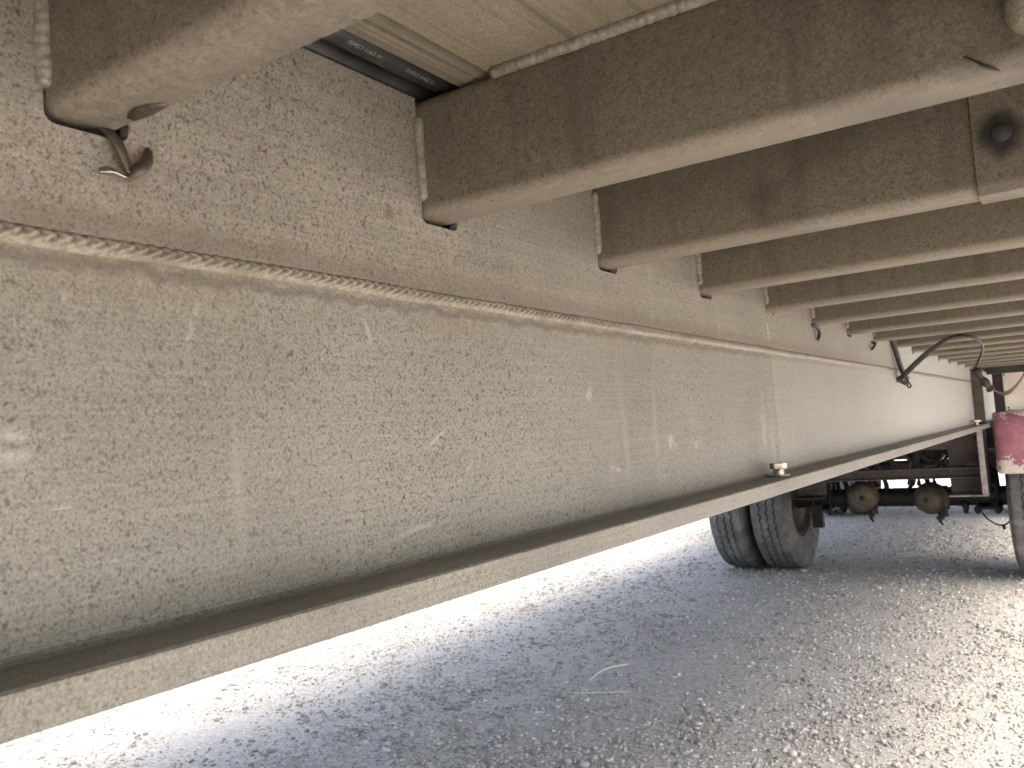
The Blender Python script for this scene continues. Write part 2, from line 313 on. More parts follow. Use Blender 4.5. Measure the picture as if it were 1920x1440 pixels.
# ------------------------------------------------------------------ ground
def ground():
    mb = MB(); xs = [-900, -60, -12] + list(np.linspace(-6, 4, 80)) + [12, 60, 900]; ys = [-900, -60, -12] + list(np.linspace(-4, 14, 140)) + [24, 80, 900]
    vs = []
    for y in ys:
        for x in xs:
            near = 1 if (-6 <= x <= 4 and -4 <= y <= 14) else 0
            vs.append((x, y, near * (0.007 * mnoise.noise(Vector((x * 2.2, y * 1.3, 0))) + 0.004 * mnoise.noise(Vector((x * 9, y * 7, 3)))) - 0.004))
    n = len(xs); fs = [(j * n + i, j * n + i + 1, (j + 1) * n + i + 1, (j + 1) * n + i) for j in range(len(ys) - 1) for i in range(n - 1)]
    mb.add(vs, fs, True); g = mb.build('ground', 'ground'); g['kind'] = 'structure'
    return g
ground()
def gravel():
    ph = (1 + 5 ** 0.5) / 2
    iv = np.array([(-1, ph, 0), (1, ph, 0), (-1, -ph, 0), (1, -ph, 0), (0, -1, ph), (0, 1, ph), (0, -1, -ph), (0, 1, -ph), (ph, 0, -1), (ph, 0, 1), (-ph, 0, -1), (-ph, 0, 1)], float)
    iv /= np.linalg.norm(iv[0])
    tri = np.array([(0, 11, 5), (0, 5, 1), (0, 1, 7), (0, 7, 10), (0, 10, 11), (1, 5, 9), (5, 11, 4), (11, 10, 2), (10, 7, 6), (7, 1, 8), (3, 9, 4), (3, 4, 2), (3, 2, 6), (3, 6, 8), (3, 8, 9), (4, 9, 5), (2, 4, 11), (6, 2, 10), (8, 6, 7), (9, 8, 1)])
    regs = [(-3.0, 1.0, 1.0, 4.0, 60000, 0.0048), (-3.6, 1.0, 4.0, 7.5, 38000, 0.0055), (-4.0, 1.4, 7.5, 12, 9000, 0.0075)]
    V = []; N = 0
    for x0, x1, y0, y1, n, s in regs:
        c = np.column_stack([RNG.uniform(x0, x1, n), RNG.uniform(y0, y1, n)])
        # stones gather in drifts between bare dusty tracks
        dens = np.array([mnoise.noise(Vector((a * 1.6, b * 0.8, 5))) + 0.7 * mnoise.noise(Vector((a * 5, b * 4, 9))) for a, b in c])
        c = c[dens + RNG.uniform(-0.45, 0.95, n) > 0.0]; n = len(c)
        size = s * np.exp(RNG.normal(0, 0.38, n)); size = np.clip(size, 0.002, 0.016)
        sh = iv[None] * RNG.uniform(0.68, 1.25, (n, 12, 1)) * RNG.uniform(0.6, 1.25, (n, 1, 3)) * np.array([1, 1, 0.72])
        a = RNG.uniform(0, 2 * PI, n); ca, sa = np.cos(a)[:, None], np.sin(a)[:, None]
        X = sh[..., 0] * ca - sh[..., 1] * sa; Y = sh[..., 0] * sa + sh[..., 1] * ca
        gz = np.array([0.007 * mnoise.noise(Vector((p[0] * 2.2, p[1] * 1.3, 0))) + 0.004 * mnoise.noise(Vector((p[0] * 9, p[1] * 7, 3))) - 0.004 for p in c])
        v = np.stack([X * size[:, None] + c[:, :1], Y * size[:, None] + c[:, 1:], sh[..., 2] * size[:, None] + (gz + size * 0.25)[:, None]], -1)
        V.append(v.reshape(-1, 3)); N += n
    V = np.concatenate(V); F = (tri[None] + 12 * np.arange(N)[:, None, None]).reshape(-1, 3)
    me = bpy.data.meshes.new('gravel'); me.vertices.add(len(V)); me.vertices.foreach_set('co', V.ravel())
    me.loops.add(F.size); me.loops.foreach_set('vertex_index', F.ravel().astype(np.int32))
    me.polygons.add(len(F)); me.polygons.foreach_set('loop_start', np.arange(0, F.size, 3, dtype=np.int32)); me.update(); me.validate()
    o = link('gravel', me, 'stones'); tag(o, 'loose grey gravel stones scattered over the yard', 'gravel', kind='stuff')
gravel()

# ------------------------------------------------------------------ the trailer
trailer = bpy.data.objects.new('flatbed_trailer', None); COL.objects.link(trailer); trailer.location = (0, 0, 0)
tag(trailer, 'aluminium flatbed trailer seen from underneath, with crossmembers, side beam and dual wheels', 'trailer')
O = (0, 0, H)                                   # parts are modelled from camera height
S, Y0 = 0.305, 0.2336                           # crossmember pitch and the first one
ZB, ZTOP, ZW = 0.1846, 0.2825, 0.1164           # underside of crossmembers, their top, the long weld
ZF, ZT, W = -0.1112, -0.0905, 0.0504            # bottom flange underside / top / width
YA, YE = -7.5, 10.0                             # ends of the trailer
IDX = range(-5, 31)
def yi(i): return Y0 + i * S
CX = -0.48                                      # centre line of the trailer
def mirror_x(x): return 2 * CX - x

# main beam: slotted top rail, web plate, foot
beam = bpy.data.objects.new('main_beam', None); COL.objects.link(beam); beam.parent = trailer; beam.location = O
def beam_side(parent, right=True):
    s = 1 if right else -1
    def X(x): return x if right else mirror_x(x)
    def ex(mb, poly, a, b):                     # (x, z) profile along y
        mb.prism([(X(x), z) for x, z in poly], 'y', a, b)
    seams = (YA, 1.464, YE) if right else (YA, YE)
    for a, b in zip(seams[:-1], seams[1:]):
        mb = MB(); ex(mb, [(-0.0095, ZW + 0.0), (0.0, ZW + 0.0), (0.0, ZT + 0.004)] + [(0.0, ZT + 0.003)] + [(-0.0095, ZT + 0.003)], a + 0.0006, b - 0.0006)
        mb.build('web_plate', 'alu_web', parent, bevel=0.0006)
    mb = MB()
    foot = [(-0.060, ZF), (W - 0.001, ZF), (W, ZF + 0.001), (W, ZT - 0.0015), (W - 0.0015, ZT), (0.008, ZT)] + [(0.008 - 0.008 * math.sin(k * PI / 8), ZT + 0.006 - 0.006 * math.cos(k * PI / 8)) for k in range(1, 5)] + \
           [(-0.0095, ZT + 0.006), (-0.0095, ZT), (-0.060, ZT)]
    ex(mb, foot, YA, YE); mb.build('bottom_flange', 'alu_flange', parent)
    # top rail: slotted face, and an added back wall that keeps the slots dark
    mb = MB(); x0, x1 = sorted((X(0.0012), X(-0.0075))); zl, zh = ZW + 0.006, ZTOP; zb = ZB - 0.0055; R_ = 0.006
    cuts = [YA]
    outline = []                                # lower line, and the line of the slots above it, meeting at equal steps along y
    for i in IDX:
        a, b = yi(i) - 0.0012, yi(i) + 0.0462
        outline += [(a, zh), (a + 0.00001, zb + R_)] + [(a + R_ * (1 - math.cos(k * PI / 8)), zb + R_ * (1 - math.sin(k * PI / 8))) for k in range(1, 5)]
        outline += [(b - R_ + R_ * math.sin(k * PI / 8), zb + R_ * (1 - math.cos(k * PI / 8))) for k in range(0, 4)] + [(b - 0.00001, zb + R_), (b, zh)]
    outline = [(YA, zh)] + outline + [(YE, zh)]
    for seg in ((YA, 1.46395), (1.46405, YE)):
        L = [q for q in outline if seg[0] < q[0] < seg[1]]
        L = [(seg[0], zh)] + L + [(seg[1], zh)]
        n = len(L); vs = []
        for x in (x0, x1): vs += [(x, y, zl) for y, z in L] + [(x, y, z) for y, z in L]
        fs = []
        for k in range(n - 1):
            fs += [(k, k + 1, n + k + 1, n + k), (2 * n + k, 3 * n + k, 3 * n + k + 1, 2 * n + k + 1), (k, 2 * n + k, 2 * n + k + 1, k + 1), (n + k, n + k + 1, 3 * n + k + 1, 3 * n + k)]
        fs += [(0, n, 3 * n, 2 * n), (n - 1, 3 * n - 1, 4 * n - 1, 2 * n - 1)]
        mb.add(vs, fs)
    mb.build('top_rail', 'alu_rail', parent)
    mb = MB(); q = [(-0.0075, ZW - 0.004), (-0.0075, ZW + 0.004), (-0.058, ZW + 0.004), (-0.058, ZTOP), (-0.064, ZTOP), (-0.064, ZW - 0.004)]
    ex(mb, q, YA, YE); mb.build('rail_light_block', 'alu_cross', parent)
beam_side(beam, True)
left_beam = bpy.data.objects.new('main_beam', None); COL.objects.link(left_beam); left_beam.parent = trailer; left_beam.location = O
beam_side(left_beam, False)

def weld_bead():
    """stacked-dime bead: chevron ripples along the joint of the top rail and the web plate"""
    mb = MB(); y = -0.6; ys = []
    while y < 9.9:
        ys.append(y); y += 0.0011 if y < 1.1 else (0.0022 if y < 2.2 else 0.02)
    prof = [-1, -0.92, -0.8, -0.62, -0.42, -0.22, 0, 0.22, 0.42, 0.6, 0.78, 0.9, 1]
    R = []; G = []; pitch = 0.0088
    for y in ys:
        wv = 0.0012 * mnoise.noise(Vector((y * 6, 1, 0))) + 0.0005 * mnoise.noise(Vector((y * 40, 4, 0)))
        wd = 0.0060 * (1 + 0.10 * mnoise.noise(Vector((y * 9, 7, 0))))
        ring = []; gr = []
        for u in prof:
            ph = (y + 0.013 * abs(u - 0.3) ** 1.1 + 0.0012 * mnoise.noise(Vector((y * 50, u * 3, 0)))) / pitch
            saw = ph - math.floor(ph); rip = (saw if saw < 0.75 else (1 - saw) * 3) - 0.4
            amp = 0.0034 * max(0.0, 1 - abs(u - 0.12) ** 3) * (0.75 + 0.5 * mnoise.noise(Vector((y * 15, 2, 0)))) * (1.0 if u > -0.45 else 0.25)
            hgt = 0.0026 * (1 - abs(u) ** 2.4) + amp * rip
            if u > 0.65: hgt -= 0.0016 * math.sin((u - 0.65) / 0.35 * PI)
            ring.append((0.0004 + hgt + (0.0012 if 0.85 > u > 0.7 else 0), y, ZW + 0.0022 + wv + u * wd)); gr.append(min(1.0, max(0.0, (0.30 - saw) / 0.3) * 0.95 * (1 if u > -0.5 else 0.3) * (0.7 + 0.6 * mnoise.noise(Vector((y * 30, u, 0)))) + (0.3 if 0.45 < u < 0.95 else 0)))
        ring += [(-0.003, y, ring[-1][2]), (-0.003, y, ring[0][2])]
        R.append(ring); G.extend(gr + [0.0, 0.0])
    mb.rings(R, True, True, True)
    o = mb.build('weld_bead', 'weld', beam); at = o.data.attributes.new('groove_shade', 'FLOAT', 'POINT'); at.data.foreach_set('value', G)
weld_bead()

# crossmembers: pressed channels, web towards the front, flange underneath turned back
def channel_profile(h0, h1, d, t, r):
    o = [(d, h0)] + [(d, h0 + t)] + [(t + r * 0.5, h0 + t), (t, h0 + t + r * 0.5), (t, h1 - t - r * .5), (t + r * .5, h1 - t), (d, h1 - t), (d, h1)]
    o += [(r - r * math.sin(k * PI / 12), h1 - r + r * math.cos(k * PI / 12)) for k in range(0, 7)]
    o += [(r - r * math.cos(k * PI / 12), h0 + r - r * math.sin(k * PI / 12)) for k in range(0, 7)]
    return o
def wobble_prism(prof, x0, x1, n, seed, amp):
    mb = MB(); R = []
    for k in range(n + 1):
        x = x0 + (x1 - x0) * k / n
        R.append([(x, q[0] + amp * mnoise.noise(Vector((x * 3 + seed, q[1] * 8, 0))), q[1] + amp * 0.6 * mnoise.noise(Vector((x * 2.2 + seed, 5, q[0] * 9)))) for q in prof])
    mb.rings(R, True, True, True); return mb
XR, XL = 0.80, 2 * CX - 0.80
prof = channel_profile(ZB, ZTOP, 0.0375, 0.005, 0.0095)
cm_me = None
mesh_r = wobble_prism(prof, -0.040, XR, 24, 0, 0.0008).mesh('crossmember')
mesh_m = wobble_prism(prof, mirror_x(-0.066), -0.066, 10, 9, 0.0008).mesh('crossmember')
mesh_l = wobble_prism(prof, XL, mirror_x(-0.040), 12, 5, 0.0008).mesh('crossmember')
def bead(p0, p1, r, seed, step=0.0016, out=(1, -1, 0)):
    """short fillet bead with lumpy ripples"""
    p0, p1 = Vector(p0), Vector(p1); L = (p1 - p0).length; n = max(8, int(L / step)); mb = MB(); pts = []
    for k in range(n + 1): pts.append(p0.lerp(p1, k / n) + Vector([0.0007 * mnoise.noise(Vector((k * 0.1, a, seed))) for a in range(3)]))
    def rad(t):
        e = min(1, (t * L + 0.0008) / 0.004, ((1 - t) * L + 0.0008) / 0.004); lump = 1 + 0.05 * math.sin(t * L / 0.0035 * 2 * PI * 0.6 + seed) + 0.16 * mnoise.noise(Vector((t * L * 300, seed, 0)))
        return r * max(0.15, math.sqrt(max(0, e))) * lump
    mb.tube(pts, rad, 10); return mb
bead_me = [bead((0.0022, 0, ZB + 0.012), (0.0022, -0.0005, ZTOP - 0.016), 0.0050, k * 3.1).mesh('weld_fillet') for k in range(4)]
deck_bead_me = [bead((0.066 + 0.01 * k, 0.0, ZTOP - 0.001), (0.30, 0.0, ZTOP - 0.001), 0.0052, 20 + k).mesh('weld_fillet') for k in range(2)]
for i in IDX:
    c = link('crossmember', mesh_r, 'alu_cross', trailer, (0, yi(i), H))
    w = link('weld_fillet', bead_me[i % 4], 'weld', c, (0, 0.0, 0))
    if i < 6:
        w2 = link('weld_fillet', deck_bead_me[i % 2], 'weld', c, (0, 0, 0))
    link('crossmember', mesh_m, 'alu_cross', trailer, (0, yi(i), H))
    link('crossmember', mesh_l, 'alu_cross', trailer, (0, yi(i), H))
    if i == 1: CM1 = c
    if i == 2: CM2 = c
    if i == 0: CM0 = c
# splice channel lapped over the third crossmember, with a greased rivet
mb = MB()
mb.box(0.374, XR - 0.02, -0.0036, -0.0004, ZB + 0.004, ZTOP - 0.004)
mb.box(0.374, XR - 0.02, -0.0036, 0.034, ZB - 0.0040, ZB - 0.0006)
mb.box(0.374, XR - 0.02, -0.0038, -0.0004, ZB - 0.0040, ZB + 0.005)
sp_o = mb.build('splice_channel', 'alu_splice', CM2, (0, 0, 0), 0.0008)
mb = MB(); mb.lathe([(0, 0.0085), (-0.0012, 0.0080), (-0.0028, 0.0055), (-0.0034, 0.0001)], (0.396, -0.0036, 0.232), 'y', 24); mb.build('rivet', 'soot', sp_o, (0, 0, 0))
def stain(t): pass
# torn flange lip and chipped edge
mb = MB(); mb.rings([[(x, 0.030 - w_, ZB - 0.0005), (x, 0.036, ZB - 0.0015 - w_ * 0.25), (x, 0.039, ZB + 0.001), (x, 0.034, ZB + 0.003)] for x, w_ in ((0.022, -0.002), (0.028, 0.001), (0.036, 0.003), (0.045, 0.001), (0.052, -0.003))], True, True, True)
mb.build('torn_lip', 'strap', CM0, (0, 0, 0))
mb = MB(); mb.rings([[(0.392 + u, 0.003 + v * 0.4, ZB + 0.012 - v), (0.394 + u, -0.003, ZB + 0.010 - v), (0.402 + u, 0.002, ZB + 0.006 - v)] for u, v in ((0.001, -0.0005), (0.004, 0.002), (0.008, 0.0055), (0.010, 0.008))], True, True, True)
mb.build('chipped_edge', 'soot', CM1, (0, 0, 0))
mb = MB(); mb.lathe([(0, 0.016), (-0.008, 0.0155), (-0.014, 0.011), (-0.016, 0.0005)], (0.432, 0, 0.212), 'y', 24); mb.build('rivet', 'alu_plank', CM1, (0, 0, 0))

# deck planks: extruded boards along the trailer with a lipped edge
edges = [0.040, 0.345, 0.650, 0.795]
def plank(x0, x1, flip=False):
    z = ZTOP + 0.0015; q = [(x0, z - 0.0005), (x0 + 0.017, z - 0.0005), (x0 + 0.0175, z + 0.004), (x0 + 0.0195, z + 0.004), (x0 + 0.020, z), (x0 + 0.030, z), (x0 + 0.0303, z + 0.0015), (x0 + 0.0325, z + 0.0015), (x0 + 0.0328, z)]
    q += [(x1 - 0.012, z), (x1 - 0.0115, z + 0.003), (x1 - 0.010, z + 0.003), (x1 - 0.0095, z), (x1 - 0.0012, z), (x1 - 0.0012, z + 0.03), (x0, z + 0.03)]
    mb = MB(); mb.prism(q, 'y', YA, YE); mb.build('deck_plank', 'alu_plank', trailer, O)
for a, b in zip(edges[:-1], edges[1:]): plank(a, b)
xs = np.linspace(mirror_x(0.040), -0.062, 4)
for a, b in zip(xs[:-1], xs[1:]): plank(a, b)
for a, b in zip(edges[:-1], edges[1:]): plank(mirror_x(b), mirror_x(a))
mb = MB(); mb.box(XL - 0.01, XR + 0.01, YA, YE, ZTOP + 0.0325, ZTOP + 0.045); mb.build('deck_sheet', 'roof', trailer, O)
for s in (1, -1):       # side rails with a rub strip
    def X(x): return x if s > 0 else mirror_x(x)
    mb = MB(); q = [(X(XR), ZB - 0.01), (X(XR + 0.006), ZB - 0.01), (X(XR + 0.006), ZTOP + 0.052), (X(XR), ZTOP + 0.052)]; mb.prism(q, 'y', YA, YE)
    mb.prism([(X(XR + 0.006), ZB + 0.03), (X(XR + 0.022), ZB + 0.034), (X(XR + 0.022), ZB + 0.05), (X(XR + 0.006), ZB + 0.054)], 'y', YA, YE)
    mb.build('side_rail', 'alu_flange', trailer, O)

# wiring laid in the gap over the beam, printed along its length
def cable_bundle(name, x, z, r, label, wav):
    mb = MB(); pts = [(x + wav * mnoise.noise(Vector((y * 2, x * 50, 0))), y, z + wav * 0.4 * mnoise.noise(Vector((y * 2, 9, x * 50)))) for y in np.linspace(-1.0, 4.7, 150)]
    mb.tube(pts, r, 16); o = mb.build(name, 'black', None, O); tag(o, label, 'cable'); return o
cab = cable_bundle('wiring_cable', 0.021, ZTOP + 0.0155, 0.0135, 'thick black cable with white printing lying between beam and deck plank', 0.0)
cable_bundle('wiring_cable', -0.004, ZTOP + 0.0095, 0.0092, 'thin plain black cable lying along the top of the side beam', 0.0006)
def cable_text(body, y, ang, size):
    cu = bpy.data.curves.new('printed_text', 'FONT'); cu.body = body; cu.size = size; cu.align_x = 'LEFT'; cu.align_y = 'CENTER'; cu.space_character = 1.15
    tmp = bpy.data.objects.new('tmp', cu); COL.objects.link(tmp); bpy.context.view_layer.update()
    me = bpy.data.meshes.new_from_object(tmp.evaluated_get(bpy.context.evaluated_depsgraph_get())); bpy.data.objects.remove(tmp)
    r = 0.0137
    for v in me.vertices:                       # wrap the line of print round the cable: reads from far to near
        a = ang + v.co.y / r
        v.co = (0.021 + r * math.cos(a), y - v.co.x, ZTOP + 0.0155 + r * math.sin(a))
    o = link('printed_text', me, 'print', cab, (0, 0, 0)); return o
cable_text('12 GA/6 COND', 0.532, -1.15, 0.0046); cable_text('10 GA/1 COND', 0.470, -1.15, 0.0046)

# bolts standing on the flange
def bolt(parent, y, x, h, head=0.0135):
    mb = MB(); z = ZT + 0.0005
    mb.lathe([(0, 0.0001), (0, 0.017), (0.0025, 0.017), (0.0028, 0.0001)], (x, y, z), 'z', 24)
    mb.lathe([(0.0025, 0.0085), (h, 0.0085), (h, 0.0001)], (x, y, z), 'z', 16)
    hexa = [(x + head * math.cos(k * PI / 3 + 0.3), y + head * math.sin(k * PI / 3 + 0.3)) for k in range(6)]
    mb.prism(hexa, 'z', z + h - 0.001, z + h + 0.0085); return mb.build('bolt', 'zinc', parent, bevel=0.0008)
bolt(beam, 1.375, 0.022, 0.0125); bolt(beam, 4.50, 0.024, 0.016, 0.024)
# stiffener across the flange at the hanger
mb = MB(); mb.box(0.0012, W - 0.003, 4.70, 4.708, ZT, ZTOP - 0.10); mb.build('stiffener', 'can_dark', beam)

# ------------------------------------------------------------------ running gear
YX, ZX, RT = 5.42, -H + 0.42, 0.42
def tyre_mesh():
    mb = MB(); NZ, K = 54, 4; n = NZ * K; half = 0.092; gw = 0.0050; depth = 0.012; G = (-0.043, 0.0, 0.043)
    side_l = [(-0.085, 0.232), (-0.100, 0.245), (-0.112, 0.29), (-0.1165, 0.325), (-0.114, 0.36), (-0.107, 0.385), (-0.100, 0.400), (-0.0955, 0.409)]
    tread = [(-half, RT - 0.006, 0), (-0.082, RT - 0.003, 0)]
    for g in G: tread += [(g - gw - 0.002, RT - 0.0008, 1), (g - gw, RT - 0.002, 1), (g - gw * .6, RT - depth, 1), (g + gw * .6, RT - depth, 1), (g + gw, RT - 0.002, 1), (g + gw + 0.002, RT - 0.0008, 1), (g + 0.0215, RT - 0.0002, 0)]
    tread = tread[:-1] + [(0.082, RT - 0.003, 0), (half, RT - 0.006, 0)]
    prof = [(u, r, 0) for u, r in side_l] + tread + [(-u, r, 0) for u, r in reversed(side_l)]
    tri = [0, 1, 0, -1]; R = []
    for k in range(n):
        a = 2 * PI * k / n; zz = tri[k % 4] * 0.0058
        nick = 0.004 if (k % 2) else 0.0
        R.append([(u + zz * w_, (r - (nick if 0.0945 < abs(u) < 0.101 else 0)) * math.cos(a), (r - (nick if 0.0945 < abs(u) < 0.101 else 0)) * math.sin(a)) for u, r, w_ in prof])
    m_ = len(prof); vs = [q for r in R for q in r]; fs = []
    for k in range(n):
        k2 = (k + 1) % n
        for i in range(m_ - 1): fs.append((k * m_ + i, k * m_ + i + 1, k2 * m_ + i + 1, k2 * m_ + i))
    mb.add(vs, fs, False); return mb.mesh('tyre')
def rim_mesh():
    mb = MB()
    mb.lathe([(-0.088, 0.246), (-0.094, 0.243), (-0.094, 0.232), (-0.086, 0.226), (-0.06, 0.222), (-0.02, 0.205), (0.04, 0.205), (0.07, 0.220), (0.092, 0.228), (0.095, 0.242), (0.088, 0.247)], (0, 0, 0), 'x', 56)
    mb.lathe([(0.04, 0.206), (0.055, 0.18), (0.045, 0.15), (0.06, 0.12), (0.06, 0.001)], (0, 0, 0), 'x', 40)
    return mb.mesh('rim')
tyre_me, rim_me = tyre_mesh(), rim_mesh()
drum = MB(); drum.lathe([(-0.075, 0.06), (-0.072, 0.165), (-0.05, 0.185), (0.035, 0.18), (0.035, 0.05)], (0, 0, 0), 'x', 40); drum_me = drum.mesh('brake_drum')
def wheel(x, y, out, spin):
    w = bpy.data.objects.new('wheel', None); COL.objects.link(w); w.parent = trailer; w.location = (x, y, H + ZX); w.rotation_euler = (spin, 0, 0)
    if out < 0: w.scale = (-1, 1, 1)
    link('tyre', tyre_me, 'rubber', w); link('rim', rim_me, 'rim', w); link('brake_drum', drum_me, 'grime', w)
TW = 0.262
for y, dx in ((YX, 0.0), (YX + 3.0, -0.17)):
    for s, xc in ((1, 0.19 + dx), (-1, -1.15 + dx)):
        wheel(xc, y, s, random.random()); wheel(xc + s * TW, y, s, random.random())
def axle(y, dx):
    a = bpy.data.objects.new('axle', None); COL.objects.link(a); a.parent = trailer; a.location = (dx, y, H)
    mb = MB(); mb.tube([(x, 0, ZX) for x in np.linspace(-1.45, 0.49, 12)], 0.054, 24); mb.build('axle_tube', 'grime', a)
    for s, xs_ in ((1, -0.04), (-1, -0.92)):
        mb = MB()                                # spring seat, leaf pack and U-bolts whose ends hang below
        mb.box(xs_ - 0.045, xs_ + 0.045, -0.09, 0.09, ZX + 0.05, ZX + 0.075)
        for k, L in enumerate((0.52, 0.47, 0.40)):
            pts = [(yy, ZX + 0.078 + 0.016 * (2 - k) + 0.09 * (yy / 0.52) ** 2) for yy in np.linspace(-L, L, 15)]
            mb.prism(pts + [(u, v + 0.015) for u, v in reversed(pts)], 'x', xs_ - 0.038, xs_ + 0.038)
        mb.build('leaf_spring', 'grime', a)
        for yy in (-0.062, 0.062):
            mb = MB(); mb.tube(spline([(xs_ - 0.05, yy, ZX - 0.092), (xs_ - 0.05, yy, ZX + 0.10), (xs_ - 0.03, yy, ZX + 0.145), (xs_ + 0.03, yy, ZX + 0.145), (xs_ + 0.05, yy, ZX + 0.10), (xs_ + 0.05, yy, ZX - 0.092)], 6), 0.0095, 8)
            for q in (-0.05, 0.05): mb.prism([(xs_ + q + 0.016 * math.cos(k * PI / 3), yy + 0.016 * math.sin(k * PI / 3)) for k in range(6)], 'z', ZX - 0.085, ZX - 0.066)
            mb.build('u_bolt', 'grime', a)
        mb = MB(); mb.box(xs_ - 0.065, xs_ + 0.065, -0.085, 0.085, ZX - 0.068, ZX - 0.055); mb.build('clamp_plate', 'grime', a)
    return a
ax1 = axle(YX, 0.0); axle(YX + 3.0, -0.17)
def brake_chamber(par, x, z, mat, ang):
    c = Vector((0, 0, 0)); mb = MB(); y0 = -0.235
    # domed end towards the front, clamp ring, second can, push-rod housing
    prof_ = [(0.0, 0.011), (0.004, 0.012), (-0.001, 0.014), (0.002, 0.03), (0.010, 0.055), (0.024, 0.074), (0.045, 0.080), (0.075, 0.081), (0.078, 0.089), (0.094, 0.089), (0.097, 0.080), (0.125, 0.076), (0.14, 0.066), (0.142, 0.074), (0.155, 0.074), (0.158, 0.068), (0.19, 0.05), (0.195, 0.001)]
    mb.lathe(prof_, (0, 0, 0), 'y', 48)
    o = mb.build('brake_chamber', mat, par, (x, y0, z)); o.rotation_euler = (0.0, 0, ang)
    mb = MB(); mb.lathe([(-0.003, 0.0095), (-0.003, 0.0001)], (0, 0, 0.0), 'y', 16); mb.build('dust_hole', 'soot', o, (0, 0.0025, 0))
    mb = MB(); mb.tube([(0.035, 0.086, -0.075), (0.037, 0.086, -0.135)], 0.009, 8); mb.box(0.022, 0.056, 0.074, 0.098, -0.118, -0.100)
    mb.box(0.050, 0.076, 0.066, 0.106, -0.100, -0.045); mb.tube([(0.037, 0.086, -0.125), (0.046, 0.09, -0.148)], 0.006, 6)
    mb.build('clamp_bolt', 'grime', o)
    mb = MB(); mb.box(-0.05, 0.05, 0.185, 0.20, -0.07, 0.06); mb.build('chamber_bracket', 'grime', o)
    return o
brake_chamber(ax1, -0.655, -0.478, 'can', 0.12); brake_chamber(ax1, -0.325, -0.494, 'can_dark', -0.25)
for x, z in ((-0.655, -0.478), (-0.325, -0.494)):     # service and emergency hoses, banjo fittings, push rods
    for k, dx in enumerate((-0.035, 0.045)):
        mb = MB(); mb.tube(spline([(x + dx, -0.15, z + 0.075), (x + dx, -0.15, z + 0.115), (x + dx * 1.6, -0.10, z + 0.18), (x + dx * 3.2, 0.02, z + 0.25), (x + dx * 3.0 + 0.05, 0.20, z + 0.28)], 8), 0.0075, 8)
        mb.tube([(x + dx, -0.15, z + 0.07), (x + dx, -0.15, z + 0.095)], 0.012, 6); mb.build('air_hose', 'black', ax1)
    mb = MB(); mb.tube([(x, -0.05, z), (x, 0.10, z + 0.01)], 0.009, 8); mb.build('push_rod', 'bracket', ax1)
mb = MB(); mb.box(-0.975, -0.915, -0.10, -0.05, ZX - 0.165, ZX - 0.03); mb.build('slack_adjuster', 'grime', ax1)
for x in (-0.148, 0.002):
    mb = MB(); mb.tube([(x, -0.055, ZX - 0.03), (x, -0.058, ZX - 0.06), (x, -0.05, ZX - 0.09)], lambda t: 0.024 * (1 - 0.6 * t), 10); mb.build('drain_stub', 'grime', ax1)
mb = MB(); mb.tube(spline([(-0.30, -0.20, -0.40), (-0.22, -0.10, -0.45), (-0.14, -0.07, -0.50), (-0.09, -0.08, -0.545), (-0.04, -0.10, -0.62), (0.03, -0.11, -0.65), (0.09, -0.08, -0.60)], 8), 0.0045, 8)
mb.tube([(0.028, -0.11, -0.645), (0.034, -0.11, -0.672)], 0.008, 8); mb.build('air_line', 'black', ax1)
# hanger bracket at the front of the suspension with its cross tube
def hanger(X, edge, name='spring_hanger'):
    h_ = bpy.data.objects.new(name, None); COL.objects.link(h_); h_.parent = trailer; h_.location = O
    def bx(mb, x0, x1, *r): mb.box(min(X(x0), X(x1)), max(X(x0), X(x1)), *r)
    mb = MB(); bx(mb, -0.165, 0.0, 4.985, 4.995, -0.44, ZF - 0.002); bx(mb, -0.30, 0.0, 4.975, 4.984, -0.215, ZF - 0.002); mb.build('back_plate', 'rust', h_)
    mb = MB(); bx(mb, -0.006, 0.006, 4.86, 5.16, -0.445, ZF - 0.002); mb.build('side_plate', 'grime', h_)
    mb = MB(); bx(mb, -0.010, 0.014, 4.83, 4.859, -0.44, ZF - 0.002); bx(mb, -0.165, 0.010, 4.86, 4.98, -0.452, -0.446); mb.build('edge_flange', edge, h_)
    for x, z in ((-0.03, -0.16), (-0.12, -0.16), (-0.05, -0.25), (-0.05, -0.33)):
        mb = MB(); mb.prism([(X(x) + 0.013 * math.cos(k * PI / 3), z + 0.013 * math.sin(k * PI / 3)) for k in range(6)], 'y', 4.962, 4.976 if z > -0.2 else 4.985); mb.build('bolt', 'grime', h_)
    return h_
hg = hanger(lambda x: x, 'bracket'); hanger(mirror_x, 'grime')
mb = MB(); mb.prism([(4.90, -0.362), (4.96, -0.362), (4.96, -0.308), (4.90, -0.308), (4.90, -0.314), (4.953, -0.314), (4.953, -0.356), (4.90, -0.356)], 'x', -0.955, -0.012); mb.build('cross_tube', 'rust', trailer, O, 0.002)
mb = MB(); mb.box(-0.955, -0.01, 5.9, 5.98, -0.26, -0.12); mb.build('cross_tube', 'grime', trailer, O, 0.004)
